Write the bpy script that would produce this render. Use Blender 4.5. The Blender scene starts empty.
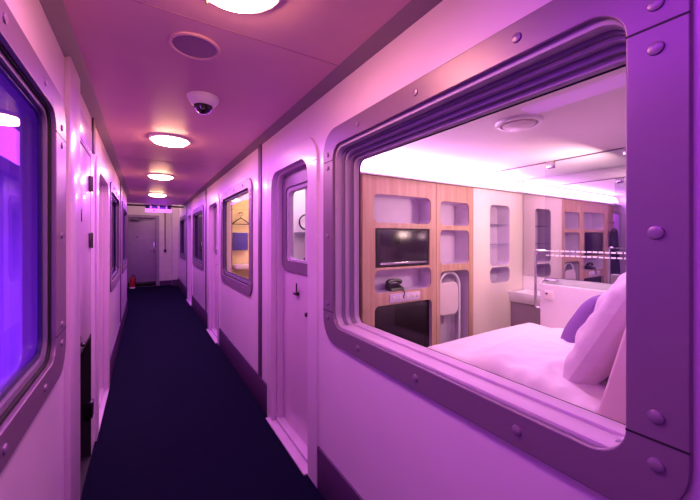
import bpy, bmesh, math, random
from mathutils import Vector, Matrix, noise
random.seed(7)
sc = bpy.context.scene
COL = sc.collection
PI = math.pi

# ------------------------------------------------------------------ materials
def lin(c):
    out = []
    for v in c:
        v /= 255.0
        out.append(v / 12.92 if v <= 0.04045 else ((v + 0.055) / 1.055) ** 2.4)
    return (out[0], out[1], out[2], 1.0)

def mat(name, rgb, rough=0.5, metal=0.0, var=0.06, nscale=6.0, bump=0.0, bscale=60.0, spec=0.5, coat=0.0, rgb2=None):
    m = bpy.data.materials.new(name); m.use_nodes = True
    nt = m.node_tree; N = nt.nodes; L = nt.links
    b = N['Principled BSDF']
    tc = N.new('ShaderNodeTexCoord')
    nz = N.new('ShaderNodeTexNoise'); nz.inputs['Scale'].default_value = nscale; nz.inputs['Detail'].default_value = 4
    L.new(tc.outputs['Object'], nz.inputs['Vector'])
    rp = N.new('ShaderNodeValToRGB')
    c = lin(rgb)
    a = lin(rgb2) if rgb2 else tuple(min(1, k * (1 + var)) for k in c[:3]) + (1,)
    d = c if rgb2 else tuple(k * (1 - var) for k in c[:3]) + (1,)
    rp.color_ramp.elements[0].color = d; rp.color_ramp.elements[1].color = a
    rp.color_ramp.elements[0].position = 0.3; rp.color_ramp.elements[1].position = 0.7
    L.new(nz.outputs['Fac'], rp.inputs['Fac']); L.new(rp.outputs['Color'], b.inputs['Base Color'])
    b.inputs['Roughness'].default_value = rough; b.inputs['Metallic'].default_value = metal
    b.inputs['Specular IOR Level'].default_value = spec
    if coat: b.inputs['Coat Weight'].default_value = coat; b.inputs['Coat Roughness'].default_value = 0.12
    if bump:
        n2 = N.new('ShaderNodeTexNoise'); n2.inputs['Scale'].default_value = bscale; n2.inputs['Detail'].default_value = 3
        L.new(tc.outputs['Object'], n2.inputs['Vector'])
        bp = N.new('ShaderNodeBump'); bp.inputs['Strength'].default_value = bump; bp.inputs['Distance'].default_value = 0.01
        L.new(n2.outputs['Fac'], bp.inputs['Height']); L.new(bp.outputs['Normal'], b.inputs['Normal'])
    return m

def wood(name, dark, light):
    m = mat(name, dark, 0.42, rgb2=light)
    nt = m.node_tree; N = nt.nodes; L = nt.links
    nz = [n for n in N if n.type == 'TEX_NOISE'][0]; tc = [n for n in N if n.type == 'TEX_COORD'][0]
    mp = N.new('ShaderNodeMapping'); mp.inputs['Scale'].default_value = (30, 30, 1.6)
    L.new(tc.outputs['Object'], mp.inputs['Vector']); L.new(mp.outputs['Vector'], nz.inputs['Vector'])
    nz.inputs['Scale'].default_value = 1.0
    return m

def emit(name, rgb, strength):
    m = bpy.data.materials.new(name); m.use_nodes = True
    nt = m.node_tree; b = nt.nodes['Principled BSDF']
    b.inputs['Base Color'].default_value = lin(rgb)
    b.inputs['Emission Color'].default_value = lin(rgb); b.inputs['Emission Strength'].default_value = strength
    nz = nt.nodes.new('ShaderNodeTexNoise'); nz.inputs['Scale'].default_value = 3
    mr = nt.nodes.new('ShaderNodeMapRange'); mr.inputs['To Min'].default_value = 0.3; mr.inputs['To Max'].default_value = 0.4
    nt.links.new(nz.outputs['Fac'], mr.inputs['Value']); nt.links.new(mr.outputs['Result'], b.inputs['Roughness'])
    return m

def glass(name, tint=(255, 255, 255), ior=1.45, rough=0.0, refl=1.0):
    m = bpy.data.materials.new(name); m.use_nodes = True
    nt = m.node_tree; N = nt.nodes; L = nt.links
    for n in list(N): N.remove(n)
    o = N.new('ShaderNodeOutputMaterial'); mx = N.new('ShaderNodeMixShader')
    t = N.new('ShaderNodeBsdfTransparent'); t.inputs['Color'].default_value = lin(tint)
    g = N.new('ShaderNodeBsdfGlossy'); g.inputs['Roughness'].default_value = rough
    lw = N.new('ShaderNodeLayerWeight'); lw.inputs['Blend'].default_value = 0.5
    pw = N.new('ShaderNodeMath'); pw.operation = 'POWER'; pw.inputs[1].default_value = 5.0
    f0 = ((ior - 1) / (ior + 1)) ** 2
    fr = N.new('ShaderNodeMath'); fr.operation = 'MULTIPLY_ADD'; fr.inputs[1].default_value = 1 - f0; fr.inputs[2].default_value = f0
    L.new(lw.outputs['Facing'], pw.inputs[0]); L.new(pw.outputs[0], fr.inputs[0])
    ml = N.new('ShaderNodeMath'); ml.operation = 'MULTIPLY'; ml.inputs[1].default_value = refl
    L.new(fr.outputs[0], ml.inputs[0]); L.new(ml.outputs[0], mx.inputs['Fac'])
    L.new(t.outputs[0], mx.inputs[1]); L.new(g.outputs[0], mx.inputs[2]); L.new(mx.outputs[0], o.inputs['Surface'])
    return m

M = dict(
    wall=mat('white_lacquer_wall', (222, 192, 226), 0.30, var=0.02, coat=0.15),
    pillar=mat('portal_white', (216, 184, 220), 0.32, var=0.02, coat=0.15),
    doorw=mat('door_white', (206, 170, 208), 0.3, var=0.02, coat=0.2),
    frame=mat('satin_frame', (128, 100, 134), 0.4, metal=0.3, var=0.03),
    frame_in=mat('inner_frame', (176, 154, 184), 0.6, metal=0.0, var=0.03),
    navy=mat('navy_gasket', (40, 24, 92), 0.35),
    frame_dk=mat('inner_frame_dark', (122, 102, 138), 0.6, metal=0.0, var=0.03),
    bolt=mat('bolt_satin', (140, 112, 148), 0.36, metal=0.3),
    gasket=mat('black_gasket', (22, 16, 26), 0.6),
    joint=mat('dark_joint', (34, 20, 44), 0.7),
    strip=mat('seam_strip', (96, 62, 102), 0.45, var=0.04),
    skirt=mat('skirting_grey', (74, 38, 88), 0.5, var=0.06),
    cornice=mat('cornice_grey', (136, 108, 134), 0.5, var=0.04),
    ceiling=mat('ceiling_panel', (212, 160, 180), 0.42, var=0.02),
    seam=mat('ceiling_seam', (170, 118, 140), 0.6),
    floor=mat('navy_carpet', (7, 5, 38), 0.95, var=0.5, nscale=220, bump=0.4, bscale=400, spec=0.1),
    steel=mat('brushed_steel', (190, 180, 196), 0.25, metal=1.0),
    chrome=mat('chrome', (225, 220, 228), 0.08, metal=1.0),
    darksteel=mat('dark_steel', (80, 70, 84), 0.35, metal=0.9),
    sill=mat('sill_metal', (196, 168, 200), 0.5, metal=0.1),
    black=mat('black_plastic', (14, 12, 16), 0.35),
    blackgloss=mat('black_gloss', (18, 11, 20), 0.22),
    dark=mat('cavity_shade', (20, 12, 26), 0.7),  # near-black colour stands in for shade inside the cupboard bay
    enddoor=mat('end_door_grey', (150, 128, 158), 0.45),
    endwall=mat('end_wall_white', (216, 204, 206), 0.5),
    red=mat('red_paint', (170, 26, 40), 0.35),
    white=mat('white_plastic', (236, 228, 236), 0.35),
    grille=mat('speaker_grille', (150, 112, 146), 0.6, var=0.3, nscale=300),
    wood=wood('oak_veneer', (186, 146, 122), (210, 174, 148)),
    lining=mat('niche_lining', (214, 196, 220), 0.45),
    cream=mat('cream_panel', (248, 232, 222), 0.4, var=0.02),
    cabin=mat('cabin_wall', (236, 222, 228), 0.5, var=0.02),
    bedlinen=mat('bed_linen', (244, 232, 242), 0.8, var=0.02, bump=0.5, bscale=11),
    pillowm=mat('pillow_cotton', (226, 204, 226), 0.85, var=0.03, bump=0.9, bscale=14),
    cushion=mat('lavender_cushion', (140, 92, 172), 0.85, bump=0.15, bscale=300),
    backrest=mat('pale_upholstery', (240, 212, 220), 0.7, bump=0.1, bscale=200),
    ceramic=mat('white_ceramic', (246, 238, 244), 0.12, coat=0.4),
    mirror=mat('mirror_silver', (226, 214, 232), 0.01, metal=1.0, var=0.0),
    vanity=mat('vanity_mauve', (140, 116, 134), 0.45),
    frost=mat('frosted_band', (250, 244, 250), 0.7),
    canvas=mat('pale_seat', (226, 208, 212), 0.6),
    coat=mat('dark_coat', (34, 22, 52), 0.9, bump=0.2, bscale=40),
    blue=mat('blue_garment', (70, 60, 190), 0.85, bump=0.2, bscale=40),
    purple=mat('purple_bag', (120, 60, 130), 0.7),
    yellowwall=mat('warm_cream_wall', (244, 226, 188), 0.5),
    blind=mat('violet_blind', (96, 66, 150), 0.6, var=0.1),
    curtain=mat('violet_curtain', (170, 130, 240), 0.75, var=0.05),
    glass=glass('window_glass', (250, 246, 252), 1.45, 0.0, 0.45),
    glassleft=glass('violet_cabin_glass', (235, 225, 250), 1.4, 0.0, 0.6),
    glassdk=glass('tinted_glass', (190, 170, 215), 1.5, 0.0, 1.0),
    glassshelf=glass('shelf_glass', (244, 246, 250), 1.3),
    lamp=emit('lamp_diffuser', (255, 184, 140), 76.0),
    lampring=mat('lamp_ring', (240, 226, 232), 0.4),
    cove=emit('cove_led', (248, 190, 255), 4.5),
    signlight=emit('violet_lamp', (225, 120, 245), 1.5),
    signdk=mat('sign_dark', (30, 14, 70), 0.4),
)

def translucent(m, w):
    nt = m.node_tree; N = nt.nodes; L = nt.links
    b = N['Principled BSDF']; o = [n for n in N if n.type == 'OUTPUT_MATERIAL'][0]
    t = N.new('ShaderNodeBsdfTranslucent'); mx = N.new('ShaderNodeMixShader'); mx.inputs['Fac'].default_value = w
    src = b.inputs['Base Color'].links[0].from_socket
    L.new(src, t.inputs['Color']); L.new(b.outputs[0], mx.inputs[1]); L.new(t.outputs[0], mx.inputs[2]); L.new(mx.outputs[0], o.inputs['Surface'])
translucent(M['curtain'], 0.6)

# ------------------------------------------------------------------ objects
BASE = {}
def link(o):
    COL.objects.link(o); return o

def thing(name, label, cat, loc=(0, 0, 0), group=None):
    o = bpy.data.objects.new(name, None); link(o)
    o.empty_display_size = 0.05; o.location = loc
    BASE[o] = Vector(loc)
    o['label'] = label; o['category'] = cat
    if group: o['group'] = group
    return o

def root_of(o):
    while o.parent: o = o.parent
    return o

def put(name, me, m, parent=None, kind=None, label=None, smooth=True):
    """link world-space mesh as one object"""
    if isinstance(me, bmesh.types.BMesh):
        bm = me; me = bpy.data.meshes.new(name); bm.to_mesh(me); bm.free()
    me.name = name
    me.materials.clear(); me.materials.append(m)
    o = bpy.data.objects.new(name, me)
    if parent is None:
        xs = [v.co for v in me.vertices]
        lo = Vector((min(v.x for v in xs), min(v.y for v in xs), min(v.z for v in xs)))
        hi = Vector((max(v.x for v in xs), max(v.y for v in xs), max(v.z for v in xs)))
        base = Vector(((lo.x + hi.x) / 2, (lo.y + hi.y) / 2, lo.z))
        me.transform(Matrix.Translation(-base)); o.location = base
        BASE[o] = base
    else:
        base = BASE[root_of(parent)]
        me.transform(Matrix.Translation(-base)); o.parent = parent
    if kind: o['kind'] = kind
    if label: o['label'] = label
    link(o)
    if smooth:
        for p in me.polygons: p.use_smooth = True
        try: me.set_sharp_from_angle(angle=math.radians(35))
        except Exception: pass
    return o

def tag(o, label, cat, group=None):
    o['label'] = label; o['category'] = cat
    if group: o['group'] = group
    return o

def struct(name, me, m, parent=None):
    return put(name, me, m, parent, kind=None if parent else 'structure')

def dup(root, loc, label=None):
    r = root.copy(); link(r); r.location = loc; BASE[r] = Vector(loc)
    if label: r['label'] = label
    for ch in list(root.children):
        c = ch.copy(); link(c); c.parent = r
        for g in list(ch.children):
            d = g.copy(); link(d); d.parent = c
    return r

# ------------------------------------------------------------------ shapes
def box(x0, x1, y0, y1, z0, z1, bev=0.0, seg=2, bm=None):
    own = bmesh.new()
    bmesh.ops.create_cube(own, size=1)
    for v in own.verts:
        v.co = Vector(((x0 + x1) / 2 + v.co.x * (x1 - x0), (y0 + y1) / 2 + v.co.y * (y1 - y0), (z0 + z1) / 2 + v.co.z * (z1 - z0)))
    if bev:
        bmesh.ops.bevel(own, geom=own.edges[:], offset=bev, segments=seg, profile=0.5, affect='EDGES')
    if bm is None: return own
    tmp = bpy.data.meshes.new('t'); own.to_mesh(tmp); own.free(); bm.from_mesh(tmp); bpy.data.meshes.remove(tmp)
    return bm

def rrect(a0, a1, b0, b1, r, n=8, square_bottom=False):
    r = min(r, (a1 - a0) / 2 - 1e-4, (b1 - b0) / 2 - 1e-4)
    pts = []
    for cx, cy, s in ((a1 - r, b0 + r, -PI / 2), (a1 - r, b1 - r, 0), (a0 + r, b1 - r, PI / 2), (a0 + r, b0 + r, PI)):
        if square_bottom and cy < (b0 + b1) / 2:
            pts.append((a1 if cx > (a0 + a1) / 2 else a0, b0)); continue
        if r < 1e-3:
            pts.append((a1 if cx > (a0 + a1) / 2 else a0, b1 if cy > (b0 + b1) / 2 else b0)); continue
        for i in range(n + 1):
            t = s + PI / 2 * i / n
            pts.append((cx + r * math.cos(t), cy + r * math.sin(t)))
    return pts

def ring_u(outer, inner):
    """door surround: both loops end on the same floor line"""
    return [outer + inner[::-1]]

def plate(loops, plane, w0, w1, bev=0.0):
    """flat plate with holes. loops: list of 2D loops; plane 'X' -> (Y,Z), 'Y' -> (X,Z), 'Z' -> (X,Y); thickness w0..w1 along the axis"""
    cu = bpy.data.curves.new('c', 'CURVE'); cu.dimensions = '2D'; cu.fill_mode = 'BOTH'
    t = abs(w1 - w0)
    cu.extrude = max(t / 2 - bev, 0); cu.bevel_depth = bev; cu.bevel_resolution = 2; cu.offset = -bev
    for lp in loops:
        s = cu.splines.new('POLY'); s.points.add(len(lp) - 1)
        for p, q in zip(s.points, lp): p.co = (q[0], q[1], 0, 1)
        s.use_cyclic_u = True
    ob = bpy.data.objects.new('c', cu); link(ob)
    dg = bpy.context.evaluated_depsgraph_get(); dg.update()
    me = bpy.data.meshes.new_from_object(ob.evaluated_get(dg))
    bpy.data.objects.remove(ob); bpy.data.curves.remove(cu)
    wc = (w0 + w1) / 2
    for v in me.vertices:
        a, b, w = v.co
        if plane == 'X': v.co = (wc + w, a, b)
        elif plane == 'Y': v.co = (a, wc - w, b)
        else: v.co = (a, b, wc + w)
    return me

def tube(path, r, n=10, bm=None, closed=False):
    bm = bm or bmesh.new()
    P = [Vector(p) for p in path]
    rings = []
    up = None
    for i, p in enumerate(P):
        if closed: t = (P[(i + 1) % len(P)] - P[i - 1])
        else: t = (P[min(i + 1, len(P) - 1)] - P[max(i - 1, 0)])
        t.normalize()
        if up is None:
            up = Vector((0, 0, 1)) if abs(t.z) < 0.9 else Vector((1, 0, 0))
        s = t.cross(up); s.normalize(); up = s.cross(t); up.normalize()
        rr = r[i] if isinstance(r, (list, tuple)) else r
        rings.append([bm.verts.new(p + (s * math.cos(2 * PI * k / n) + up * math.sin(2 * PI * k / n)) * rr) for k in range(n)])
    m = len(rings)
    for i in range(m if closed else m - 1):
        A, B = rings[i], rings[(i + 1) % m]
        for k in range(n): bm.faces.new((A[k], A[(k + 1) % n], B[(k + 1) % n], B[k]))
    if not closed:
        bm.faces.new(rings[0][::-1]); bm.faces.new(rings[-1])
    bmesh.ops.recalc_face_normals(bm, faces=bm.faces[:])
    return bm

def lathe(prof, center, axis='Z', n=32, bm=None):
    """prof: (radius, height) pairs along axis"""
    bm = bm or bmesh.new(); c = Vector(center)
    def P(r, h, a):
        x, y = r * math.cos(a), r * math.sin(a)
        if axis == 'Z': return c + Vector((x, y, h))
        if axis == 'X': return c + Vector((h, x, y))
        return c + Vector((x, h, y))
    rings = []
    for r, h in prof:
        if r < 1e-5: rings.append([bm.verts.new(P(0, h, 0))])
        else: rings.append([bm.verts.new(P(r, h, 2 * PI * k / n)) for k in range(n)])
    for A, B in zip(rings, rings[1:]):
        if len(A) == 1 and len(B) == 1: continue
        for k in range(n):
            k2 = (k + 1) % n
            if len(A) == 1: bm.faces.new((A[0], B[k], B[k2]))
            elif len(B) == 1: bm.faces.new((A[k], A[k2], B[0]))
            else: bm.faces.new((A[k], A[k2], B[k2], B[k]))
    bmesh.ops.recalc_face_normals(bm, faces=bm.faces[:])
    return bm

def arc(c, r, a0, a1, n, plane):
    out = []
    for i in range(n + 1):
        a = a0 + (a1 - a0) * i / n
        u, v = r * math.cos(a), r * math.sin(a)
        out.append(tuple(Vector(c) + (Vector((u, 0, v)) if plane == 'XZ' else Vector((0, u, v)) if plane == 'YZ' else Vector((u, v, 0)))))
    return out

def prism(poly, axis, w0, w1):
    """polygon extruded along an axis; axis 'X' poly=(y,z); 'Y' poly=(x,z)"""
    bm = bmesh.new()
    def P(p, w): return (w, p[0], p[1]) if axis == 'X' else (p[0], w, p[1])
    A = [bm.verts.new(P(p, w0)) for p in poly]; B = [bm.verts.new(P(p, w1)) for p in poly]
    n = len(poly)
    for i in range(n): bm.faces.new((A[i], A[(i + 1) % n], B[(i + 1) % n], B[i]))
    bm.faces.new(A[::-1]); bm.faces.new(B)
    bmesh.ops.recalc_face_normals(bm, faces=bm.faces[:])
    return bm

# ------------------------------------------------------------------ corridor numbers (metres; eye 1.4 m up)
WR, WL = 0.827, -0.294         # wall faces
H = 2.21                        # ceiling
Y0, YE = -1.6, 11.2             # behind the eye, end wall

# floor / ceiling
struct('floor', box(-1.9, 3.5, Y0 - 0.1, YE + 0.1, -0.05, 0.0), M['floor'])
struct('ceiling', box(-0.75, 1.05, Y0, 9.06, H, H + 0.04), M['ceiling'])
struct('ceiling_vestibule', box(-0.7, 1.05, 9.0, YE + 0.1, 2.62, 2.66), M['ceiling'])
struct('trim_1', box(-0.24, 0.775, 1.343, 1.347, H - 0.0012, H + 0.001), M['seam'])          # ceiling panel seam
struct('trim_2', box(-0.24, 0.775, 4.0, 4.004, H - 0.0012, H + 0.001), M['seam'])
struct('trim_3', prism([(WR, 2.176), (WR - 0.056, H), (WR + 0.01, H)], 'Y', Y0, 9.05), M['cornice'])
struct('trim_4', prism([(WL, 2.176), (WL - 0.01, H), (WL + 0.056, H)], 'Y', Y0, 7.62), M['cornice'])
struct('trim_5', box(-0.75, WR + 0.1, 9.05, 9.10, H, 2.64), M['endwall'])

# openings
RW = [(0.176, 1.583), (2.99, 4.42), (5.90, 7.36), (8.75, 10.2)]     # right windows
RD = [(1.79, 2.45), (4.66, 5.36), (7.55, 8.25)]                      # right doorways
LW = [(0.39, 1.80), (3.94, 5.32), (5.95, 7.45)]
LD = [(2.98, 3.74)]
DTOP = 1.885
WZ0, WZ1 = 0.86, 1.96

def wall_mesh(wins, doors, x0, x1, extra=(), ye=10.9):
    loops = [[(Y0, 0), (ye, 0), (ye, 2.2), (Y0, 2.2)]]
    for a, b in wins: loops.append(rrect(a + 0.07, b - 0.085, WZ0 + 0.065, WZ1 - 0.07, 0.06))
    for a, b in doors: loops.append(rrect(a - 0.008, b + 0.008, 0.0005, DTOP + 0.008, 0.12, square_bottom=True))
    loops += list(extra)
    return plate(loops, 'X', x0, x1)
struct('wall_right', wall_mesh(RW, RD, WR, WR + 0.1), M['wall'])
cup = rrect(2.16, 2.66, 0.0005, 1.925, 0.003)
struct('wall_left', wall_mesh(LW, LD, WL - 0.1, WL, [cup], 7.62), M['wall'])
struct('wall_behind', box(WL - 0.1, WR + 0.1, Y0 - 0.1, Y0, 0, 2.25), M['wall'])

# end of the corridor
struct('wall_end', plate([[(-0.7, 0), (0.95, 0), (0.95, 2.62), (-0.7, 2.62)], rrect(-0.42, 0.275, 0.0005, 1.985, 0.001)], 'Y', YE, YE + 0.1), M['endwall'])
struct('wall_vestibule_right', box(0.68, 0.95, 10.9, YE, 0, 2.62), M['endwall'])
struct('wall_vestibule_left', box(-0.8, -0.70, 7.60, YE, 0, 2.62), M['endwall'])
struct('wall_vestibule_upper', box(WR, WR + 0.1, 9.1, 10.9, 2.2, 2.62), M['endwall'])
struct('wall_vestibule_corner', box(-0.70, WL - 0.1, 7.58, 7.62, 0, 2.2), M['endwall'])

# ------------------------------------------------------------------ windows
def window(idx, side, y0, y1, pane='glass', flip=False, deep=False, detail=True, blind=None):
    sgn = 1 if side == 'right' else -1
    wx = WR if side == 'right' else WL
    X = lambda d: wx + sgn * d
    root = thing('window_%d' % idx, '', '', (wx, (y0 + y1) / 2, WZ0))
    for k in ('label', 'category'): del root[k]
    root['kind'] = 'structure'
    n0, n1 = (0.106, 0.18) if flip else (0.093, 0.106)
    i0, i1 = y0 + n0, y1 - n1
    zi0, zi1 = WZ0 + 0.09, WZ1 - 0.09
    fl = plate([rrect(y0, y1, WZ0, WZ1, 0.125, 10), rrect(i0, i1, zi0, zi1, 0.07, 10)], 'X', *sorted((X(-0.014), X(0.002))), bev=0.003)
    fr = put('frame', fl, M['frame'], root)
    def ring(nm, d0, d1, a0, a1, b0, b1, r, m):
        me = plate([rrect(i0 - 0.03, i1 + 0.03, zi0 - 0.03, zi1 + 0.03, 0.05), rrect(i0 + a0, i1 - a1, zi0 + b0, zi1 - b1, r, 10)], 'X', *sorted((X(d0), X(d1))), bev=0.0008)
        return put(nm, me, m, root)
    if deep:
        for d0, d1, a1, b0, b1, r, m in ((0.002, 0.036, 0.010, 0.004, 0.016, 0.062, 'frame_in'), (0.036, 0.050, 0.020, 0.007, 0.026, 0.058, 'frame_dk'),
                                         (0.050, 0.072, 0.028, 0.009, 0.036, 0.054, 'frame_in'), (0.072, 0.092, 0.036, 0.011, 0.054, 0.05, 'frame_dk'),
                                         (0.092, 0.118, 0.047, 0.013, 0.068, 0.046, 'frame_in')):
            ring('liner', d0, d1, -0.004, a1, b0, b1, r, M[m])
        ring('gasket', 0.118, 0.124, -0.002, 0.050, 0.016, 0.071, 0.044, M['gasket'])
        put('sill', box(*sorted((X(0.003), X(0.066))), i0 + 0.02, i1 - 0.055, zi0 - 0.02, zi0 + 0.010, 0.003), M['sill'], root)
        put('sill', box(*sorted((X(0.070), X(0.119))), i0 + 0.02, i1 - 0.065, zi0 - 0.02, zi0 + 0.017, 0.003), M['sill'], root)
        pd = 0.126
    else:
        ring('gasket', 0.002, 0.010, 0.0, 0.004, 0.010, 0.006, 0.066, M['gasket'])
        ring('liner', 0.010, 0.022, 0.002, 0.016, 0.030, 0.02, 0.06, M['frame_dk'])
        ring('liner', 0.022, 0.034, 0.004, 0.024, 0.045, 0.03, 0.055, M['navy'])
        pd = 0.036
    put('pane', box(*sorted((X(pd), X(pd + 0.004))), i0 - 0.01, i1 + 0.01, zi0 - 0.01, zi1 + 0.01), M[pane], root)
    if detail:
        for z in (1.020 if not flip else 1.03, 1.798):
            for a, b in ((y0 + 0.001, i0), (i1, y1 - 0.001)):
                put('joint', box(*sorted((X(-0.0146), X(-0.010))), a, b, z - 0.0022, z + 0.0022), M['joint'], root)
        ym0, ym1 = (y0 + i0) / 2, (y1 + i1) / 2
        zt, zb = (WZ1 + zi1) / 2, (WZ0 + zi0) / 2
        sp = [(ym0, 1.838), (ym0, 1.755), (ym0, 1.41), (ym0, 1.065), (ym0, 0.975), (ym1, 1.835), (ym1, 1.765), (ym1, 1.41), (ym1, 1.06), (ym1, 0.985)]
        for q in (1.066, 0.694, 0.319):
            yy = y0 + q
            sp += [(yy, zt), (yy, zb)]
        for (yy, zz) in sp:
            pr = [(0, -0.0052), (0.0085, -0.0050), (0.0118, -0.0034), (0.013, 0.0), (0.013, 0.004)]
            if sgn < 0: pr = [(r, -h) for r, h in pr]
            put('bolt', lathe(pr, (X(-0.014), yy, zz), 'X', 20), M['bolt'], root)
    if blind:
        put('blind', box(*sorted((X(0.20), X(0.215))), y0, y1, WZ0, WZ1), M[blind], root)
    return root

window(1, 'right', *RW[0], deep=True)
window(2, 'right', *RW[1])
window(3, 'right', *RW[2], pane='glassdk', blind='blind')
window(4, 'right', *RW[3], pane='glassdk', blind='blind')
window(5, 'left', *LW[0], pane='glassleft', flip=True)
window(6, 'left', *LW[1], pane='glassdk', blind='blind')
window(7, 'left', *LW[2], pane='glassdk', blind='blind')

# ------------------------------------------------------------------ doors
def door(idx, side, y0, y1, handle=True, dark_pane=False):
    sgn = 1 if side == 'right' else -1
    wx = WR if side == 'right' else WL
    X = lambda d: wx + sgn * d
    root = thing('door_%d' % idx, '', '', (wx, (y0 + y1) / 2, 0))
    for k in ('label', 'category'): del root[k]
    root['kind'] = 'structure'
    # portal surround
    put('portal', plate(ring_u(rrect(y0 - 0.125, y1 + 0.10, 0.0, 2.0, 0.16, 10, True), rrect(y0, y1, 0.0, DTOP, 0.115, 10, True)), 'X', *sorted((X(-0.012), X(0.03))), bev=0.003), M['pillar'], root)
    put('joint', box(*sorted((X(-0.0128), X(-0.010))), y0 - 0.124, y0, 1.84, 1.843), M['joint'], root)
    put('joint', box(*sorted((X(-0.0128), X(-0.010))), y1, y1 + 0.099, 1.84, 1.843), M['joint'], root)
    put('jamb', plate(ring_u(rrect(y0 - 0.05, y1 + 0.05, 0.0, DTOP + 0.05, 0.1, 10, True), rrect(y0 + 0.012, y1 - 0.022, 0.0, DTOP - 0.015, 0.1, 10, True)), 'X', *sorted((X(0.03), X(0.0755))), bev=0.002), M['pillar'], root)
    wy0, wy1, wz0, wz1 = y0 + 0.11, y1 - 0.10, 1.235, 1.77
    leaf = put('leaf', plate([rrect(y0 - 0.03, y1 + 0.03, 0.035, DTOP + 0.02, 0.01), rrect(wy0, wy1, wz0, wz1, 0.07)], 'X', *sorted((X(0.075), X(0.105))), bev=0.002), M['doorw'], root)
    put('window_frame', plate([rrect(wy0 - 0.075, wy1 + 0.09, wz0 - 0.08, wz1 + 0.09, 0.10, 10), rrect(wy0, wy1, wz0, wz1, 0.05, 10)], 'X', *sorted((X(0.065), X(0.077))), bev=0.003), M['frame'], leaf)
    put('window_liner', plate([rrect(wy0 - 0.01, wy1 + 0.01, wz0 - 0.01, wz1 + 0.01, 0.06, 10), rrect(wy0 + 0.02, wy1 - 0.03, wz0 + 0.012, wz1 - 0.03, 0.04, 10)], 'X', *sorted((X(0.077), X(0.118))), bev=0.003), M['frame_in'], leaf)
    put('pane', box(*sorted((X(0.098), X(0.102))), wy0, wy1, wz0, wz1), M['glassdk' if dark_pane else 'glass'], leaf)
    if handle:
        hy, hz = y1 - 0.325, 1.035
        b = lathe([(0, 0), (0.014, 0), (0.014, 0.012), (0, 0.012)] if sgn < 0 else [(0, 0), (0.014, 0), (0.014, -0.012), (0, -0.012)], (X(0.075), hy, hz - 0.02), 'X', 16)
        box(*sorted((X(0.055), X(0.063))), hy - 0.008, hy + 0.008, hz - 0.03, hz + 0.055, 0.004, 2, b)
        box(*sorted((X(0.05), X(0.075))), hy - 0.006, hy + 0.05, hz - 0.03, hz - 0.016, 0.004, 2, b)
        put('latch', b, M['darksteel'], leaf)
        b = lathe([(0, -0.02), (0.012, -0.018), (0.015, -0.006), (0.015, 0)] if sgn > 0 else [(0, 0.02), (0.012, 0.018), (0.015, 0.006), (0.015, 0)], (X(0.075), y0 + 0.185, 0.90), 'X', 16)
        put('knob', b, M['darksteel'], leaf)
    s = box(*sorted((X(-0.035 if sgn > 0 else -0.013), X(0.075))), y0 - 0.002, y1 + 0.06, 0.0, 0.012, 0.003)
    put('sill', s, M['sill'], root)
    s = box(*sorted((X(0.02), X(0.11))), y0 - 0.002, y1 - 0.002, 0.012, 0.035, 0.004)
    put('threshold', s, M['sill'], root)
    if dark_pane:
        put('blind', box(*sorted((X(0.16), X(0.17))), y0 - 0.05, y1 + 0.05, 1.0, 1.95), M['blind'], root)
    return root
door(1, 'right', *RD[0])
door(2, 'right', *RD[1], dark_pane=True)
door(3, 'right', *RD[2], dark_pane=True)
door(4, 'left', *LD[0], dark_pane=True)

# seam strips between the wall modules
for i, (s, a, b) in enumerate([('r', 2.72, 2.80), ('r', 5.63, 5.71), ('r', 8.47, 8.55)]):
    struct('trim_%d' % (6 + i), box(WR - 0.01, WR + 0.01, a, b, 0.236, 2.19, 0.003), M['strip'])
struct('trim_9', box(WL - 0.01, WL + 0.022, 1.85, 2.10, 0.0, 2.19, 0.008), M['pillar'])
struct('trim_10', box(WL - 0.01, WL + 0.012, 2.70, 2.78, 1.96, 2.19, 0.003), M['strip'])
struct('trim_11', box(WL - 0.01, WL + 0.01, 5.55, 5.68, 0.0, 2.19, 0.003), M['strip'])
# skirting
for i, (a, b) in enumerate([(Y0, 1.664), (2.551, 4.534), (5.461, 7.424), (8.351, 10.9)]):
    struct('baseboard_right_%d' % (i + 1), box(WR - 0.010, WR + 0.01, a, b, 0, 0.236, 0.003), M['skirt'])
for i, (a, b) in enumerate([(Y0, 1.848), (3.842, 7.62)]):
    struct('baseboard_left_%d' % (i + 1), box(WL - 0.01, WL + 0.010, a, b, 0, 0.236, 0.003), M['skirt'])
struct('baseboard_end', box(0.36, 0.68, YE - 0.012, YE + 0.01, 0, 0.14), M['skirt'])
struct('baseboard_vestibule', box(0.668, WR, 10.888, 10.91, 0, 0.18), M['skirt'])

# cupboard on the left: white hinged door over a dark open bay
cb = thing('wall_cupboard', 'narrow white wall cupboard with hinged door above a dark open bay, left wall', 'cupboard', (WL, 2.41, 0.02))
put('bay', box(WL - 0.14, WL - 0.095, 2.13, 2.69, 0.0, 1.95), M['dark'], cb)
put('bay_shade_lining', plate([rrect(2.155, 2.668, 0.0, 0.79, 0.008), rrect(2.166, 2.652, 0.012, 0.776, 0.006)], 'X', WL - 0.10, WL + 0.0015), M['dark'], cb)  # dark colour on the bay sides paints in the shade of the recess
put('panel', box(WL - 0.012, WL + 0.004, 2.14, 2.69, 1.935, 2.09, 0.004), M['doorw'], cb)
dr = put('door', box(WL - 0.035, WL - 0.002, 2.166, 2.655, 0.775, 1.915, 0.004), M['doorw'], cb)
for z in (1.74, 1.385):
    hb = box(WL - 0.004, WL + 0.010, 2.585, 2.655, z - 0.045, z + 0.045, 0.003)
    tube([(WL + 0.010, 2.62, z - 0.048), (WL + 0.010, 2.62, z + 0.048)], 0.007, 10, hb)
    put('hinge', hb, M['darksteel'], dr)
put('slot', box(WL - 0.004, WL + 0.001, 2.30, 2.318, 1.49, 1.56, 0.002), M['darksteel'], dr)
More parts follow.
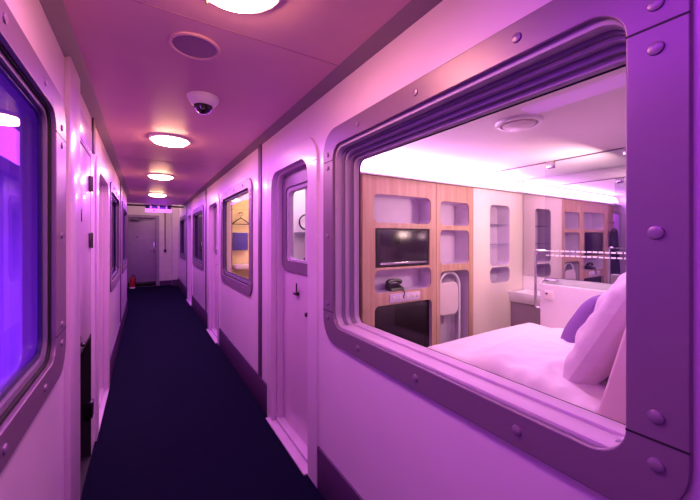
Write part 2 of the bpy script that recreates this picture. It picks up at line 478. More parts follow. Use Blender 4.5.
kb = box(WL - 0.004, WL + 0.006, 2.19, 2.25, 0.80, 0.88, 0.003)
lathe([(0, 0.025), (0.012, 0.023), (0.014, 0.01), (0.008, 0.0)], (WL + 0.004, 2.22, 0.84), 'X', 14, kb)
put('catch', kb, M['darksteel'], dr)
put('latch_block', box(WL - 0.03, WL + 0.012, 2.63, 2.70, 0.26, 0.36, 0.004), M['black'], cb)

# ------------------------------------------------------------------ corridor ceiling fittings
L1 = thing('ceiling_light', 'round ceiling light nearest the camera, cut by the top of the photo', 'light', (0.235, 1.055, H), group='corridor ceiling lights')
put('base_ring', lathe([(0.152, 0.0), (0.152, -0.012), (0.146, -0.018), (0.136, -0.018), (0.136, -0.006)], (0.235, 1.055, H), 'Z', 40), M['lampring'], L1)
put('diffuser', lathe([(0.136, -0.014), (0.132, -0.024), (0.116, -0.036), (0.085, -0.044), (0.04, -0.048), (0, -0.049)], (0.235, 1.055, H), 'Z', 40), M['lamp'], L1)
put('screw', lathe([(0, -0.030), (0.004, -0.029), (0.004, -0.02)], (0.175, 1.185, H), 'Z', 10), M['black'], L1)
dup(L1, (0.175, 3.07, H), 'round ceiling light just beyond the dome camera')
dup(L1, (0.175, 4.92, H), 'round ceiling light, third along the corridor from the camera')
dup(L1, (0.195, 7.05, H), 'round ceiling light farthest away, above the emergency fitting')

sp = thing('ceiling_speaker', 'flat round loudspeaker grille set flush in the corridor ceiling', 'speaker', (0.18, 1.53, H))
put('rim', lathe([(0.100, 0), (0.100, -0.006), (0.094, -0.009), (0.086, -0.006), (0.086, -0.001)], (0.18, 1.53, H), 'Z', 40), M['ceiling'], sp)
put('grille', lathe([(0.087, -0.003), (0.05, -0.006), (0, -0.0065)], (0.18, 1.53, H), 'Z', 40), M['grille'], sp)

cc = thing('dome_camera', 'white security camera with smoked dome hanging from the corridor ceiling', 'camera', (0.285, 2.06, H))
put('housing', lathe([(0, 0.0005), (0.085, 0.0005), (0.085, -0.008), (0.080, -0.022), (0.066, -0.042), (0.052, -0.052), (0.046, -0.050)], (0.285, 2.06, H), 'Z', 36), M['white'], cc)
put('dome', lathe([(0.050, -0.048), (0.047, -0.064), (0.036, -0.082), (0.018, -0.093), (0, -0.096)], (0.285, 2.06, H), 'Z', 32), M['blackgloss'], cc)
put('lens', lathe([(0, -0.02), (0.013, -0.018), (0.013, 0.0)], (0.275, 2.015, H - 0.075), 'Y', 16), M['black'], cc)

# emergency fitting near the end
em = thing('emergency_fitting', 'wide violet-lit emergency fitting hung under the ceiling before the end door', 'fitting', (0.27, 9.0, 2.0))
put('lamp_bar', box(0.0, 0.55, 8.96, 9.03, 2.0, 2.085, 0.012), M['signlight'], em)
hs = box(-0.01, 0.55, 8.965, 9.03, 2.175, 2.2105)
for x in (0.095, 0.255, 0.42): box(x, x + 0.035, 8.955, 9.03, 2.085, 2.18, 0.003, 2, hs)
put('bracket', hs, M['white'], em)
put('back_plate', box(0.01, 0.53, 9.0, 9.02, 2.085, 2.18), M['signdk'], em)
put('indicator', lathe([(0, -0.008), (0.016, -0.006), (0.018, 0)], (0.18, 8.96, 2.045), 'Y', 14), M['signdk'], em)
tag(put('ceiling_pipe', tube([(-0.695, 9.2, 2.17), (WR - 0.004, 9.2, 2.17)], 0.022, 12), M['darksteel']), 'dark pipe crossing the corridor behind the emergency fitting', 'pipe')

# end door
ed = thing('door_5', '', '', (-0.07, YE, 0))
for k in ('label', 'category'): del ed[k]
ed['kind'] = 'structure'
put('door_frame', plate(ring_u(rrect(-0.50, 0.355, 0.0, 2.06, 0.001, 2, True), rrect(-0.42, 0.275, 0.0, 1.985, 0.001, 2, True)), 'Y', YE - 0.02, YE + 0.02, bev=0.004), M['enddoor'], ed)
lf = put('leaf', box(-0.415, 0.27, YE + 0.02, YE + 0.06, 0.005, 1.98, 0.003), M['enddoor'], ed)
put('foot_band', box(-0.41, 0.268, YE + 0.012, YE + 0.021, 0.008, 0.135, 0.002), M['black'], lf)  # black band across the foot of the leaf
clb = box(-0.36, -0.14, YE - 0.03, YE + 0.021, 1.88, 1.935, 0.006)
tube([(-0.16, YE - 0.035, 1.945), (0.0, YE - 0.05, 1.95), (0.22, YE - 0.04, 1.96)], 0.011, 8, clb)
put('closer', clb, M['darksteel'], lf)
put('lever', tube([(0.225, YE + 0.02, 1.06), (0.225, YE - 0.03, 1.06), (0.13, YE - 0.035, 1.06)], 0.011, 10), M['chrome'], lf)
put('handle_plate', box(0.205, 0.245, YE + 0.012, YE + 0.021, 1.0, 1.27, 0.003), M['steel'], lf)
put('spyhole', lathe([(0, -0.01), (0.016, -0.006), (0.018, 0)], (-0.19, YE + 0.02, 1.43), 'Y', 14), M['black'], lf)

sb = thing('switch_box', 'small grey switch box on the end wall below its conduit', 'switch', (0.505, YE - 0.002, 0.985))
put('box', box(0.47, 0.54, YE - 0.045, YE - 0.001, 0.985, 1.065, 0.006), M['darksteel'], sb)
put('rocker', box(0.492, 0.518, YE - 0.052, YE - 0.044, 1.005, 1.045, 0.003), M['black'], sb)
put('conduit', tube([(0.505, YE - 0.018, 1.06), (0.505, YE - 0.018, 2.30)], 0.012, 10), M['darksteel'], sb)

fe = thing('fire_extinguisher', 'small red extinguisher with a pale base on the floor left of the end door', 'extinguisher', (-0.30, 10.98, 0))
put('body', lathe([(0, 0.03), (0.06, 0.03), (0.062, 0.05), (0.062, 0.26), (0.05, 0.295), (0.02, 0.315), (0.018, 0.335), (0, 0.335)], (-0.30, 10.98, 0), 'Z', 24), M['red'], fe)
put('foot', lathe([(0, 0.0), (0.066, 0.0), (0.066, 0.04), (0.05, 0.05), (0, 0.05)], (-0.30, 10.98, 0), 'Z', 24), M['white'], fe)
vb = box(-0.315, -0.285, 10.965, 10.995, 0.333, 0.36, 0.004)
box(-0.315, -0.22, 10.972, 10.988, 0.36, 0.372, 0.003, 2, vb)
tube([(-0.285, 10.98, 0.345), (-0.23, 10.98, 0.33), (-0.228, 10.98, 0.2), (-0.232, 10.98, 0.1)], 0.008, 8, vb)
put('valve', vb, M['black'], fe)

# ------------------------------------------------------------------ the near cabin (right, behind window 1)
CX0, CX1, CW, CH = WR + 0.1, 3.262, 1.92, 1.985
struct('wall_cabin_far', plate([[(CX0, 0), (CX1 + 0.1, 0), (CX1 + 0.1, 2.1), (CX0, 2.1)], rrect(CX0 + 0.02, 3.2, 0.05, 1.848, 0.001)], 'Y', CW + 0.10, CW + 0.13), M['cabin'])
struct('wall_cabin_back', box(CX1 + 0.012, CX1 + 0.1, -0.8, CW + 0.1, 0, 2.1), M['cabin'])
struct('wall_cabin_near', box(CX0, CX1, -0.9, -0.8, 0, 2.1), M['cabin'])
struct('ceiling_cabin', box(CX0, CX1 + 0.1, -0.9, CW + 0.1, CH, CH + 0.04), M['cabin'])
struct('trim_12', box(CX0, 3.255, CW - 0.02, CW + 0.10, 1.852, 1.862), M['cabin'])           # cove ledge
cv = thing('cove_light', 'glowing white light strip recessed along the top of the cabin end wall', 'light', (2.1, CW + 0.06, 1.862))
put('led_strip', box(CX0 + 0.03, 3.255, CW + 0.07, CW + 0.095, 1.866, CH - 0.004), M['cove'], cv)
put('channel', box(CX0 + 0.02, 3.255, CW + 0.094, CW + 0.10, 1.863, CH - 0.001), M['white'], cv)

def unit(root, x0, x1, z0, z1, holes, depth, face_m, lining_m):
    outer = [(x0, z0), (x1, z0), (x1, z1), (x0, z1)]
    hl = [rrect(*h) for h in holes]
    put('face', plate([outer] + hl, 'Y', CW, CW + 0.012, bev=0.0015), face_m, root)
    put('lining', plate([[(x0 + .004, z0), (x1 - .004, z0), (x1 - .004, z1 - .004), (x0 + .004, z1 - .004)]] + [rrect(h[0] - .002, h[1] + .002, h[2] - .002, h[3] + .002, h[4]) for h in holes], 'Y', CW + 0.012, CW + depth), lining_m, root)
    put('back_panel', box(x0 + .004, x1 - .004, CW + depth, CW + depth + 0.01, z0, z1 - .004), lining_m, root)

u1 = thing('shelf_unit', 'wide oak wall unit holding the television, with rounded open niches', 'shelf unit', (1.675, CW + 0.06, 0))
unit(u1, 1.318, 2.022, 0.0, 1.848, [(1.395, 1.962, 1.512, 1.72, 0.045), (1.408, 1.948, 1.183, 1.472, 0.004), (1.402, 1.966, 0.998, 1.165, 0.045), (1.402, 1.972, 0.33, 0.905, 0.04)], 0.14, M['wood'], M['lining'])
put('dark_panel', box(1.398, 1.976, CW + 0.03, CW + 0.04, 0.325, 0.91), M['blackgloss'], u1, label='black glossy lower panel')
so = put('socket_plate', box(1.535, 1.84, CW - 0.006, CW + 0.001, 0.918, 0.983, 0.002), M['lining'], u1)
for x in (1.56, 1.625, 1.69, 1.755, 1.80): put('socket', box(x, x + 0.03, CW - 0.009, CW - 0.005, 0.937, 0.967, 0.003), M['canvas'], so)
u2 = thing('shelf_unit', 'narrow oak wall unit with the folded chair in its tall lower niche', 'shelf unit', (2.256, CW + 0.06, 0))
unit(u2, 2.026, 2.486, 0.0, 1.848, [(2.07, 2.432, 1.506, 1.705, 0.04), (2.07, 2.432, 1.18, 1.466, 0.04), (2.07, 2.432, 0.20, 1.122, 0.045)], 0.16, M['wood'], M['lining'])
struct('trim_13', box(CX0, 1.314, CW + 0.07, CW + 0.09, 0, 1.85), M['wood'])       # wardrobe back
struct('trim_14', box(1.296, 1.316, CW - 0.002, CW + 0.09, 0, 1.85), M['wood'])

tv = thing('television', 'black flat television with silver lower bar set in the oak wall unit', 'television', (1.678, CW, 1.187))
put('casing', box(1.416, 1.94, CW + 0.004, CW + 0.06, 1.190, 1.466, 0.006), M['black'], tv)
put('screen', box(1.455, 1.905, CW + 0.0015, CW + 0.006, 1.232, 1.455, 0.001), M['blackgloss'], tv)
put('speaker_bar', box(1.45, 1.915, CW - 0.003, CW + 0.006, 1.203, 1.218, 0.002), M['steel'], tv, label='silver lower bar')
put('logo', box(1.668, 1.69, CW - 0.0045, CW - 0.002, 1.206, 1.215), M['black'], tv)

ph = thing('telephone', 'small black telephone in the niche below the television', 'telephone', (1.635, CW + 0.055, 1.0))
pb = prism([(CW + 0.02, 1.0), (CW + 0.10, 1.0), (CW + 0.10, 1.045), (CW + 0.03, 1.018)], 'X', 1.575, 1.70)
put('base', pb, M['black'], ph)
put('handset', tube([(1.57, CW + 0.07, 1.055), (1.59, CW + 0.07, 1.068), (1.635, CW + 0.07, 1.074), (1.68, CW + 0.07, 1.068), (1.705, CW + 0.07, 1.055)], [0.018, 0.016, 0.012, 0.016, 0.018], 10), M['black'], ph)
put('cord', tube([(1.66, CW + 0.02, 1.01), (1.67, CW - 0.012, 1.0), (1.675, CW - 0.012, 0.975), (1.66, CW - 0.012, 0.955), (1.672, CW - 0.01, 0.945)], 0.004, 8), M['black'], ph)

fc = thing('folding_chair', 'folded chair with pale seat and steel tube frame stored in the tall niche', 'chair', (2.25, CW + 0.07, 0.21))
put('seat', plate([rrect(2.085, 2.335, 0.74, 1.02, 0.06)], 'Y', CW + 0.035, CW + 0.06, bev=0.008), M['canvas'], fc)
fp = [(2.36, CW + 0.05, 0.21), (2.36, CW + 0.05, 0.98)] + arc((2.235, CW + 0.05, 0.98), 0.125, 0, PI, 12, 'XZ')[1:] + [(2.11, CW + 0.05, 0.9)]
put('frame', tube(fp, 0.011, 10), M['white'], fc)
put('leg', tube([(2.395, CW + 0.075, 0.21), (2.395, CW + 0.075, 0.9), (2.36, CW + 0.075, 1.04)], 0.011, 10), M['chrome'], fc)
put('leg', tube([(2.12, CW + 0.085, 0.21), (2.12, CW + 0.085, 0.74)], 0.011, 10), M['chrome'], fc)

# hanging coat (seen in the mirror)
ct = thing('hanging_coat', 'dark coat on a hanger, seen in the cabin mirror', 'coat', (1.12, CW - 0.02, 0.95))
def garment(x, y, ztop, w, l, th, m, parent, nm='garment'):
    bm = bmesh.new(); rows = []
    prof = [(0.0, 0.16), (0.02, 0.5), (0.06, 0.9), (0.15, 1.0), (0.35, 0.93), (0.6, 0.92), (0.85, 0.98), (1.0, 1.0)]
    for t, k in prof:
        ring = []
        for i in range(20):
            a = 2 * PI * i / 20
            ring.append(bm.verts.new((x + math.cos(a) * w / 2 * k, y + math.sin(a) * th / 2 * (0.6 + 0.4 * t) * (1 + 0.25 * math.sin(5 * a) * t), ztop - l * t)))
        rows.append(ring)
    for A, B in zip(rows, rows[1:]):
        for i in range(20): bm.faces.new((A[i], A[(i + 1) % 20], B[(i + 1) % 20], B[i]))
    bm.faces.new(rows[0]); bm.faces.new(rows[-1])
    bmesh.ops.recalc_face_normals(bm, faces=bm.faces[:])
    return put(nm, bm, m, parent)
def hanger(x, y, z, w, m, parent, nm='hanger'):
    """hook top at z, bar plane XZ"""
    b = tube(arc((x, y, z - 0.025), 0.025, -0.6, PI, 10, 'XZ')[::-1][:0] + arc((x, y, z - 0.025), 0.025, PI, -PI / 2, 12, 'XZ') + [(x, y, z - 0.085)], 0.004, 8)
    tube([(x, y, z - 0.08), (x - w * 0.25, y, z - 0.115), (x - w / 2, y, z - 0.165)], 0.008, 8, b)
    tube([(x, y, z - 0.08), (x + w * 0.25, y, z - 0.115), (x + w / 2, y, z - 0.165)], 0.008, 8, b)
    tube([(x - w / 2, y, z - 0.165), (x + w / 2, y, z - 0.165)], 0.006, 8, b)
    return put(nm, b, m, parent)
garment(1.10, CW + 0.0, 1.52, 0.21, 0.62, 0.10, M['coat'], ct)
hanger(1.10, CW + 0.0, 1.62, 0.2, M['black'], ct)
put('hook', tube([(1.10, CW + 0.07, 1.615), (1.10, CW, 1.600), (1.10, CW - 0.012, 1.615)], 0.006, 8), M['chrome'], ct)

# cream panel with oval niches
u3 = thing('niche_panel', 'cream bathroom panel with two rounded niches beside the mirror', 'panel', (2.87, CW + 0.06, 0))
unit(u3, 2.489, 3.258, 0.0, 1.848, [(2.726, 3.04, 1.137, 1.712, 0.05), (2.726, 3.04, 0.975, 1.122, 0.055)], 0.14, M['cream'], M['lining'])
for z in (1.335, 1.525):
    put('glass_shelf', box(2.727, 3.039, CW + 0.02, CW + 0.138, z, z + 0.008), M['glassshelf'], u3)

tag(put('mirror', box(CX1, CX1 + 0.010, -0.45, CW - 0.002, 1.025, CH - 0.003), M['mirror']), 'wide wall mirror above the basin, filling the back of the cabin', 'mirror')

# basin
bs = thing('wash_basin', 'white wall basin under the mirror next to the cream panel', 'basin', (3.13, 1.72, 0.66))
bm = bmesh.new()
bx0, bx1, by0, by1, bz0, bz1 = 3.0, CX1 + 0.008, 1.40, CW - 0.003, 0.78, 0.885
A = [(bx0, by0), (bx1, by0), (bx1, by1), (bx0, by1)]
T = [bm.verts.new((x, y, bz1)) for x, y in A]
B = [bm.verts.new((x + (0.035 if x < 3.1 else 0), y + (0.03 if y < 1.6 else 0), bz0)) for x, y in A]
I = [bm.verts.new((3.13 + (x - 3.13) * 0.78, 1.66 + (y - 1.66) * 0.84, bz1)) for x, y in A]
J = [bm.verts.new((3.13 + (x - 3.13) * 0.66, 1.66 + (y - 1.66) * 0.72, bz1 - 0.07)) for x, y in A]
for i in range(4):
    k = (i + 1) % 4
    bm.faces.new((T[i], T[k], B[k], B[i])); bm.faces.new((T[i], I[i], I[k], T[k])); bm.faces.new((I[i], J[i], J[k], I[k]))
bm.faces.new(B); bm.faces.new(J)
bmesh.ops.recalc_face_normals(bm, faces=bm.faces[:])
bmesh.ops.bevel(bm, geom=bm.edges[:], offset=0.006, segments=2, profile=0.5, affect='EDGES')
put('bowl', bm, M['ceramic'], bs)
put('vanity', box(3.045, CX1 + 0.008, 1.44, CW - 0.003, 0.0, 0.785, 0.003), M['vanity'], bs)
put('splashback', box(CX1 - 0.004, CX1 + 0.011, -0.45, CW - 0.003, 0.87, 1.02, 0.002), M['ceramic'], bs)
tp = put('tap', tube([(CX1 - 0.004, 1.585, 1.0), (CX1 - 0.05, 1.585, 1.0), (CX1 - 0.05, 1.68, 1.0)], [0.016, 0.018, 0.018], 12), M['chrome'], bs)
put('spout', tube([(CX1 - 0.05, 1.64, 0.998), (CX1 - 0.13, 1.66, 1.002), (CX1 - 0.15, 1.665, 0.975)], 0.010, 10), M['chrome'], tp)

# half wall and glass screen of the shower
hw = thing('half_wall', 'low white partition between bed and basin carrying a socket', 'partition', (2.63, 0.45, 0))
put('panel', box(2.60, 2.66, -0.8, 1.395, 0.0, 1.045, 0.006), M['cabin'], hw)
sk = put('socket', box(2.592, 2.601, 1.295, 1.36, 0.935, 1.0, 0.003), M['cream'], hw)
put('socket_switch', box(2.589, 2.593, 1.335, 1.348, 0.972, 0.984), M['black'], sk)
gs = thing('glass_screen', 'clear shower glass standing on the half wall with two dashed frosted bands', 'glass screen', (2.63, 0.4, 1.045))
put('pane', box(2.626, 2.632, -0.45, 1.372, 1.046, CH - 0.006), M['glassshelf'], gs)
for z in (1.302, 1.268):
    b = bmesh.new(); y = 1.365
    while y > -0.4:
        box(2.6235, 2.6262, y - 0.026, y, z - 0.0055, z + 0.0055, 0, 2, b); y -= 0.035
    put('frosted_band', b, M['frost'], gs)
for y in (1.33, 0.85):
    put('clip', box(2.615, 2.645, y - 0.028, y + 0.028, CH - 0.055, CH - 0.001, 0.006), M['steel'], gs)
put('track', box(2.622, 2.636, -0.45, CW - 0.01, CH - 0.006, CH - 0.0005), M['strip'], gs)
put('grab_rail', tube([(2.624, 1.372, 1.30), (2.60, 1.39, 1.302), (2.60, 1.418, 1.302), (2.60, 1.43, 1.29), (2.60, 1.43, 0.875), (2.60, 1.42, 0.86), (2.615, 1.39, 0.86)], 0.0105, 12), M['chrome'], gs)

# round vent on the cabin ceiling
rv = thing('ceiling_vent', 'round white vent on the cabin ceiling above the bed', 'vent', (1.60, 0.965, CH))
put('ring', lathe([(0.110, 0), (0.110, -0.004), (0.104, -0.014), (0.088, -0.016), (0.084, -0.008), (0.084, 0)], (1.60, 0.965, CH), 'Z', 40), M['white'], rv)
put('disc', lathe([(0.070, -0.004), (0.074, -0.018), (0.06, -0.024), (0, -0.025)], (1.60, 0.965, CH), 'Z', 40), M['cabin'], rv)

# ------------------------------------------------------------------ bed
bd = thing('bed', 'pale cabin bed with a sloping padded backrest, seen through the near window', 'bed', (1.98, 0.6, 0))
put('base', box(1.45, 2.54, -0.1, 1.44, 0.0, 0.36, 0.01), M['cabin'], bd)
put('mattress', box(1.43, 2.56, -0.1, 1.46, 0.36, 0.66, 0.05, 4), M['bedlinen'], bd)
wd = prism([(0.585, 0.66), (0.555, 0.76), (0.452, 1.17), (0.40, 1.20), (0.12, 1.20), (0.08, 1.16), (0.08, 0.66)], 'X', 1.42, 2.56)
bmesh.ops.bevel(wd, geom=wd.edges[:], offset=0.012, segments=3, profile=0.5, affect='EDGES')
put('backrest', wd, M['backrest'], bd)

def duvet():
    x0, x1, y0, y1 = 1.35, 2.60, 0.56, 1.52
    nx, ny = 110, 90
    bm = bmesh.new(); V = []
    for j in range(ny + 1):
        row = []
        for i in range(nx + 1):
            a, b = i / nx, j / ny
            # edge roll: param mapped so rims turn down
            def roll(t, lo, hi, r, lo_roll=True):
                L = hi - lo
                return lo + L * t
            x = x0 + (x1 - x0) * a; y = y0 + (y1 - y0) * b
            dx = min(x - x0, x1 - x); dy = y1 - y
            r = 0.11
            def fall(d):
                return 0.0 if d >= r else 1 - math.sqrt(max(0, 1 - (1 - d / r) ** 2))
            drop = min(1.0, math.sqrt(fall(dx) ** 2 + fall(dy) ** 2))
            z = 0.755 - 0.22 * drop
            z += 0.035 * math.sin(PI * a) * math.sin(PI * min(1, b * 1.1))
            # puffed fold near the pillows on the near side
            z += 0.065 * math.exp(-(((x - 1.62) / 0.36) ** 2 + ((y - 0.90) / 0.24) ** 2) ** 1.6)
            rd = math.hypot(x - 1.95, y - 0.72); an = math.atan2(y - 0.72, x - 1.95)
            z += 0.016 * noise.noise(Vector((an * 5.5, rd * 2.2, 5.0))) * math.exp(-((rd - 0.28) / 0.22) ** 2)
            z -= 0.012 * math.exp(-((y - 1.22 - 0.12 * (x - 1.9)) / 0.05) ** 2) * (1 - drop)
            w = noise.noise(Vector((x * 5.0, y * 14.0, 0.3))) * 0.5 + noise.noise(Vector((x * 16.0 + y * 9, y * 11.0 - x * 6, 2.1))) * 0.3
            env = math.exp(-((y - 0.78) / 0.30) ** 2) * 0.04 + 0.008
            z += w * env * (1 - 0.6 * drop)
            row.append(bm.verts.new((x, y, max(z, 0.52))))
        V.append(row)
    for j in range(ny):
        for i in range(nx): bm.faces.new((V[j][i], V[j][i + 1], V[j + 1][i + 1], V[j + 1][i]))
    # underside skirt
    def skirt(loop):
        lo = [bm.verts.new((v.co.x, v.co.y, 0.50)) for v in loop]
        for k in range(len(loop) - 1): bm.faces.new((loop[k], lo[k], lo[k + 1], loop[k + 1]))
    def skirt(loop): pass
    skirt([V[j][0] for j in range(ny + 1)][::-1]); skirt([V[j][nx] for j in range(ny + 1)]); skirt(V[ny][::-1]); skirt(V[0])
    bmesh.ops.recalc_face_normals(bm, faces=bm.faces[:])
    return bm
dv = put('duvet', duvet(), M['bedlinen'])
sd = dv.modifiers.new('thickness', 'SOLIDIFY'); sd.thickness = 0.03; sd.offset = -1
tag(dv, 'white quilted duvet spread over the cabin bed', 'duvet')

def pillow(w, h, t, seed, wr=0.012, nx=48, ny=40):
    """pillow in local XZ plane, thickness along Y"""
    bm = bmesh.new(); sides = []
    for s in (1, -1):
        V = []
        for j in range(ny + 1):
            row = []
            for i in range(nx + 1):
                a, b = 2 * i / nx - 1, 2 * j / ny - 1
                k = (1 - abs(a) ** 2.6) * (1 - abs(b) ** 2.6)
                d = t / 2 * max(k, 0) ** 0.52
                pin = 1 - 0.06 * (1 - abs(b) ** 2) * abs(a) ** 3
                pin2 = 1 - 0.06 * (1 - abs(a) ** 2) * abs(b) ** 3
                x, z = a * w / 2 * pin, b * h / 2 * pin2
                n = noise.noise(Vector((x * 7 + seed, z * 7, s * 3.0))) + 0.6 * noise.noise(Vector((x * 18 + z * 8 + seed, z * 13 - x * 7, s)))
                n += 0.9 * (0.35 - abs(noise.noise(Vector((x * 10 - z * 6 + seed * 2, z * 9 + x * 5, 1.7 + s)))))
                d += n * wr * max(k, 0) ** 0.4
                row.append(bm.verts.new((x, s * d, z)))
            V.append(row)
        for j in range(ny):
            for i in range(nx):
                f = (V[j][i], V[j][i + 1], V[j + 1][i + 1], V[j + 1][i])
                bm.faces.new(f)
    bmesh.ops.remove_doubles(bm, verts=bm.verts[:], dist=0.0008)
    bmesh.ops.recalc_face_normals(bm, faces=bm.faces[:])
    return bm

def place_pillow(bm, c, tilt, yaw, m, nm, label, cat, group=None):
    T = Matrix.Translation(c) @ Matrix.Rotation(yaw, 4, 'Z') @ Matrix.Rotation(tilt, 4, 'X')
    bmesh.ops.transform(bm, matrix=T, verts=bm.verts[:])
    return tag(put(nm, bm, m), label, cat, group)
place_pillow(pillow(0.64, 0.65, 0.19, 3.0, 0.027), (1.83, 0.60, 1.03), math.radians(27), math.radians(4), M['pillowm'], 'pillow', 'large creased white pillow propped against the bed backrest', 'pillow')
place_pillow(pillow(0.46, 0.44, 0.19, 9.0, 0.004), (2.30, 0.895, 0.89), math.radians(30), math.radians(-4), M['cushion'], 'cushion', 'lavender cushion behind the big white pillow', 'cushion')

# ------------------------------------------------------------------ closet behind door 1's window
struct('wall_closet_far', box(CX0, 1.75, 2.93, 2.96, 0, 2.1), M['cabin'])
struct('wall_closet_back', box(1.72, 1.75, 2.26, 2.93, 0, 2.1), M['cabin'])
struct('wall_closet_near', box(CX0, 1.314, CW + 0.135, CW + 0.15, 0, 2.1), M['cabin'])
struct('ceiling_closet', box(CX0, 1.75, CW + 0.15, 2.96, 2.1, 2.13), M['cabin'])
tag(put('coat_hanger', tube(arc((1.30, 2.88, 1.55), 0.07, PI / 2, 3 * PI / 2, 12, 'XZ') + [(1.42, 2.88, 1.475)], 0.008, 8), M['black']), 'dark curved hanger seen through the window of the near door', 'hanger')
tag(put('wall_shelf', box(1.2, 1.72, 2.80, 2.93, 1.43, 1.455, 0.003), M['frame_dk']), 'grey shelf behind the window of the near door', 'shelf')
bg = thing('hand_bag', 'small purple bag seen low in the window of the near door', 'bag', (1.36, 2.86, 1.10))
put('body', box(1.27, 1.46, 2.82, 2.91, 1.10, 1.22, 0.03, 3), M['purple'], bg)
put('strap', tube(arc((1.365, 2.865, 1.21), 0.075, 0, PI, 12, 'XZ'), 0.007, 8), M['purple'], bg)
tag(put('low_cabinet', box(1.0, 1.715, 2.78, 2.926, 0.0, 1.10, 0.004), M['cabin']), 'white cabinet under the purple bag behind the near door', 'cabinet')

# ------------------------------------------------------------------ second cabin (behind window 2)
struct('wall_cabin_two_far', box(CX0, 2.6, 4.62, 4.65, 0, 2.15), M['yellowwall'])
struct('wall_cabin_two_back', box(2.6, 2.63, 2.97, 4.65, 0, 2.15), M['yellowwall'])
struct('wall_cabin_two_near', box(CX0, 2.6, 2.965, 2.985, 0, 2.15), M['yellowwall'])
struct('ceiling_cabin_two', box(CX0, 2.63, 2.965, 4.65, 2.15, 2.18), M['yellowwall'])
hg = thing('coat_hanger', 'dark coat hanger on the warm lit wall behind the second right window', 'hanger', (1.10, 4.55, 1.55))
hanger(1.10, 4.56, 1.75, 0.23, M['black'], hg, 'hanger')
put('peg', tube([(1.10, 4.62, 1.742), (1.10, 4.55, 1.735), (1.10, 4.54, 1.75)], 0.008, 8), M['chrome'], hg)
tw = thing('towel_rail', 'blue towel on a rail below the hanger behind the second right window', 'towel', (1.09, 4.56, 1.2))
put('towel', box(0.99, 1.19, 4.54, 4.575, 1.235, 1.475, 0.012, 3), M['blue'], tw)
put('rail', tube([(0.95, 4.62, 1.475), (0.95, 4.557, 1.475), (1.24, 4.557, 1.475), (1.24, 4.62, 1.475)], 0.008, 8), M['chrome'], tw)
tag(put('side_table', box(0.98, 1.5, 4.3, 4.61, 1.0, 1.06, 0.01), M['ceramic']), 'white ledge below the blue towel behind the second right window', 'ledge')

# ------------------------------------------------------------------ left cabin (behind window 5): violet curtain
def pleated(x, y0, y1, z0, z1, amp, n):
    bm = bmesh.new(); a = []; b = []
    K = n * 10
    for i in range(K + 1):
        y = y0 + (y1 - y0) * i / K
        xx = x + amp * math.sin(2 * PI * n * i / K) + 0.3 * amp * math.sin(2 * PI * n * 0.37 * i / K + 1)
        a.append(bm.verts.new((xx, y, z0))); b.append(bm.verts.new((xx, y, z1)))
    for i in range(K): bm.faces.new((a[i], a[i + 1], b[i + 1], b[i]))
    return bm
tag(put('curtain', pleated(-0.50, 0.25, 3.3, 0.45, 2.05, 0.014, 22), M['curtain']), 'violet pleated curtain behind the near left window', 'curtain')
struct('wall_cabin_left_back', box(-1.3, -1.2, 0.1, 3.4, 0, 2.15), M['cabin'])
struct('wall_cabin_left_far', box(-1.3, WL - 0.101, 3.38, 3.42, 0, 2.15), M['cabin'])
struct('wall_cabin_left_near', box(-1.3, WL - 0.1, 0.06, 0.1, 0, 2.15), M['cabin'])
struct('ceiling_cabin_left', box(-1.3, WL - 0.1, 0.06, 3.42, 2.15, 2.18), M['cabin'])

# ------------------------------------------------------------------ lights
def light(name, kind, loc, energy, rgb, size=0.1, rot=None, size_y=None, spread=None):
    d = bpy.data.lights.new(name, kind); d.energy = energy; d.color = lin(rgb)[:3]
    if kind == 'AREA':
        d.size = size
        if size_y: d.shape = 'RECTANGLE'; d.size_y = size_y
        if spread: d.spread = spread
    else: d.shadow_soft_size = size
    o = bpy.data.objects.new(name, d); link(o); o.location = loc
    if rot: o.rotation_euler = rot
    return o
WARM = (255, 190, 165)
light('vestibule_lamp', 'POINT', (0.3, 10.2, 2.45), 14, (255, 215, 220), 0.1)
VIO = (150, 70, 255)
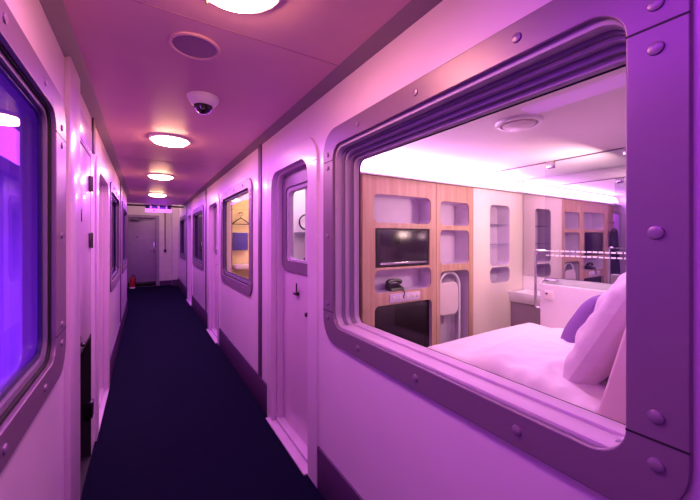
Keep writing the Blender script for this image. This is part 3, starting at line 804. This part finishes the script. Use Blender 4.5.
# violet light of the left cabin, behind its curtain
light('violet_cabin_lamp', 'AREA', (-0.95, 1.7, 0.95), 22, (228, 125, 255), 0.9, (0, -PI / 2, 0), 2.4)
# added violet-pink fill for the corridor, no such ceiling fitting
light('violet_fill', 'AREA', (0.26, 5.9, 2.14), 84, (180, 64, 255), 0.35, (0, 0, 0), 7.8)
light('violet_fill_near', 'AREA', (0.1, 0.5, 2.14), 13, (192, 64, 255), 0.35, (0, 0, 0), 1.2)  # second added fill, over the near end of the corridor
# cabin cove
light('cove_lamp', 'AREA', (2.1, CW + 0.0, 1.92), 16, (250, 185, 255), 2.2, (-PI * 0.62, 0, 0), 0.08)
light('cabin_fill', 'AREA', (1.9, 0.7, 1.96), 8, (250, 200, 240), 0.9, (0, 0, 0), 0.9)  # added soft fill above the bed, not a cabin fitting
light('panel_fill', 'AREA', (2.6, 0.9, 1.72), 14, (255, 216, 200), 0.4, (math.radians(75), 0, 0), 0.2)  # added fill aimed at the cream panel, not a shower fitting
light('closet_lamp', 'POINT', (1.2, 2.5, 1.98), 9, (255, 240, 250), 0.06)
light('cabin_two_lamp', 'POINT', (1.6, 3.9, 2.0), 26, (255, 224, 176), 0.08)

w = bpy.data.worlds.new('world'); sc.world = w; w.use_nodes = True
w.node_tree.nodes['Background'].inputs['Color'].default_value = (0.25, 0.1, 0.4, 1)
w.node_tree.nodes['Background'].inputs['Strength'].default_value = 0.05

# ------------------------------------------------------------------ camera
cd = bpy.data.cameras.new('camera'); co = bpy.data.objects.new('camera', cd); link(co)
cd.sensor_width = 36; cd.lens = 330 * 36 / 700; cd.shift_y = -12 / 700; cd.clip_start = 0.01
co.location = (0, 0, 1.4); co.rotation_euler = (PI / 2, 0, -math.radians(31.849))
sc.camera = co
sc.view_settings.view_transform = 'Standard'
sc.view_settings.look = 'None'
sc.cycles.use_denoising = True
sc.cycles.transparent_max_bounces = 24
sc.cycles.max_bounces = 10
sc.cycles.caustics_reflective = False; sc.cycles.caustics_refractive = False
sc.cycles.sample_clamp_indirect = 6
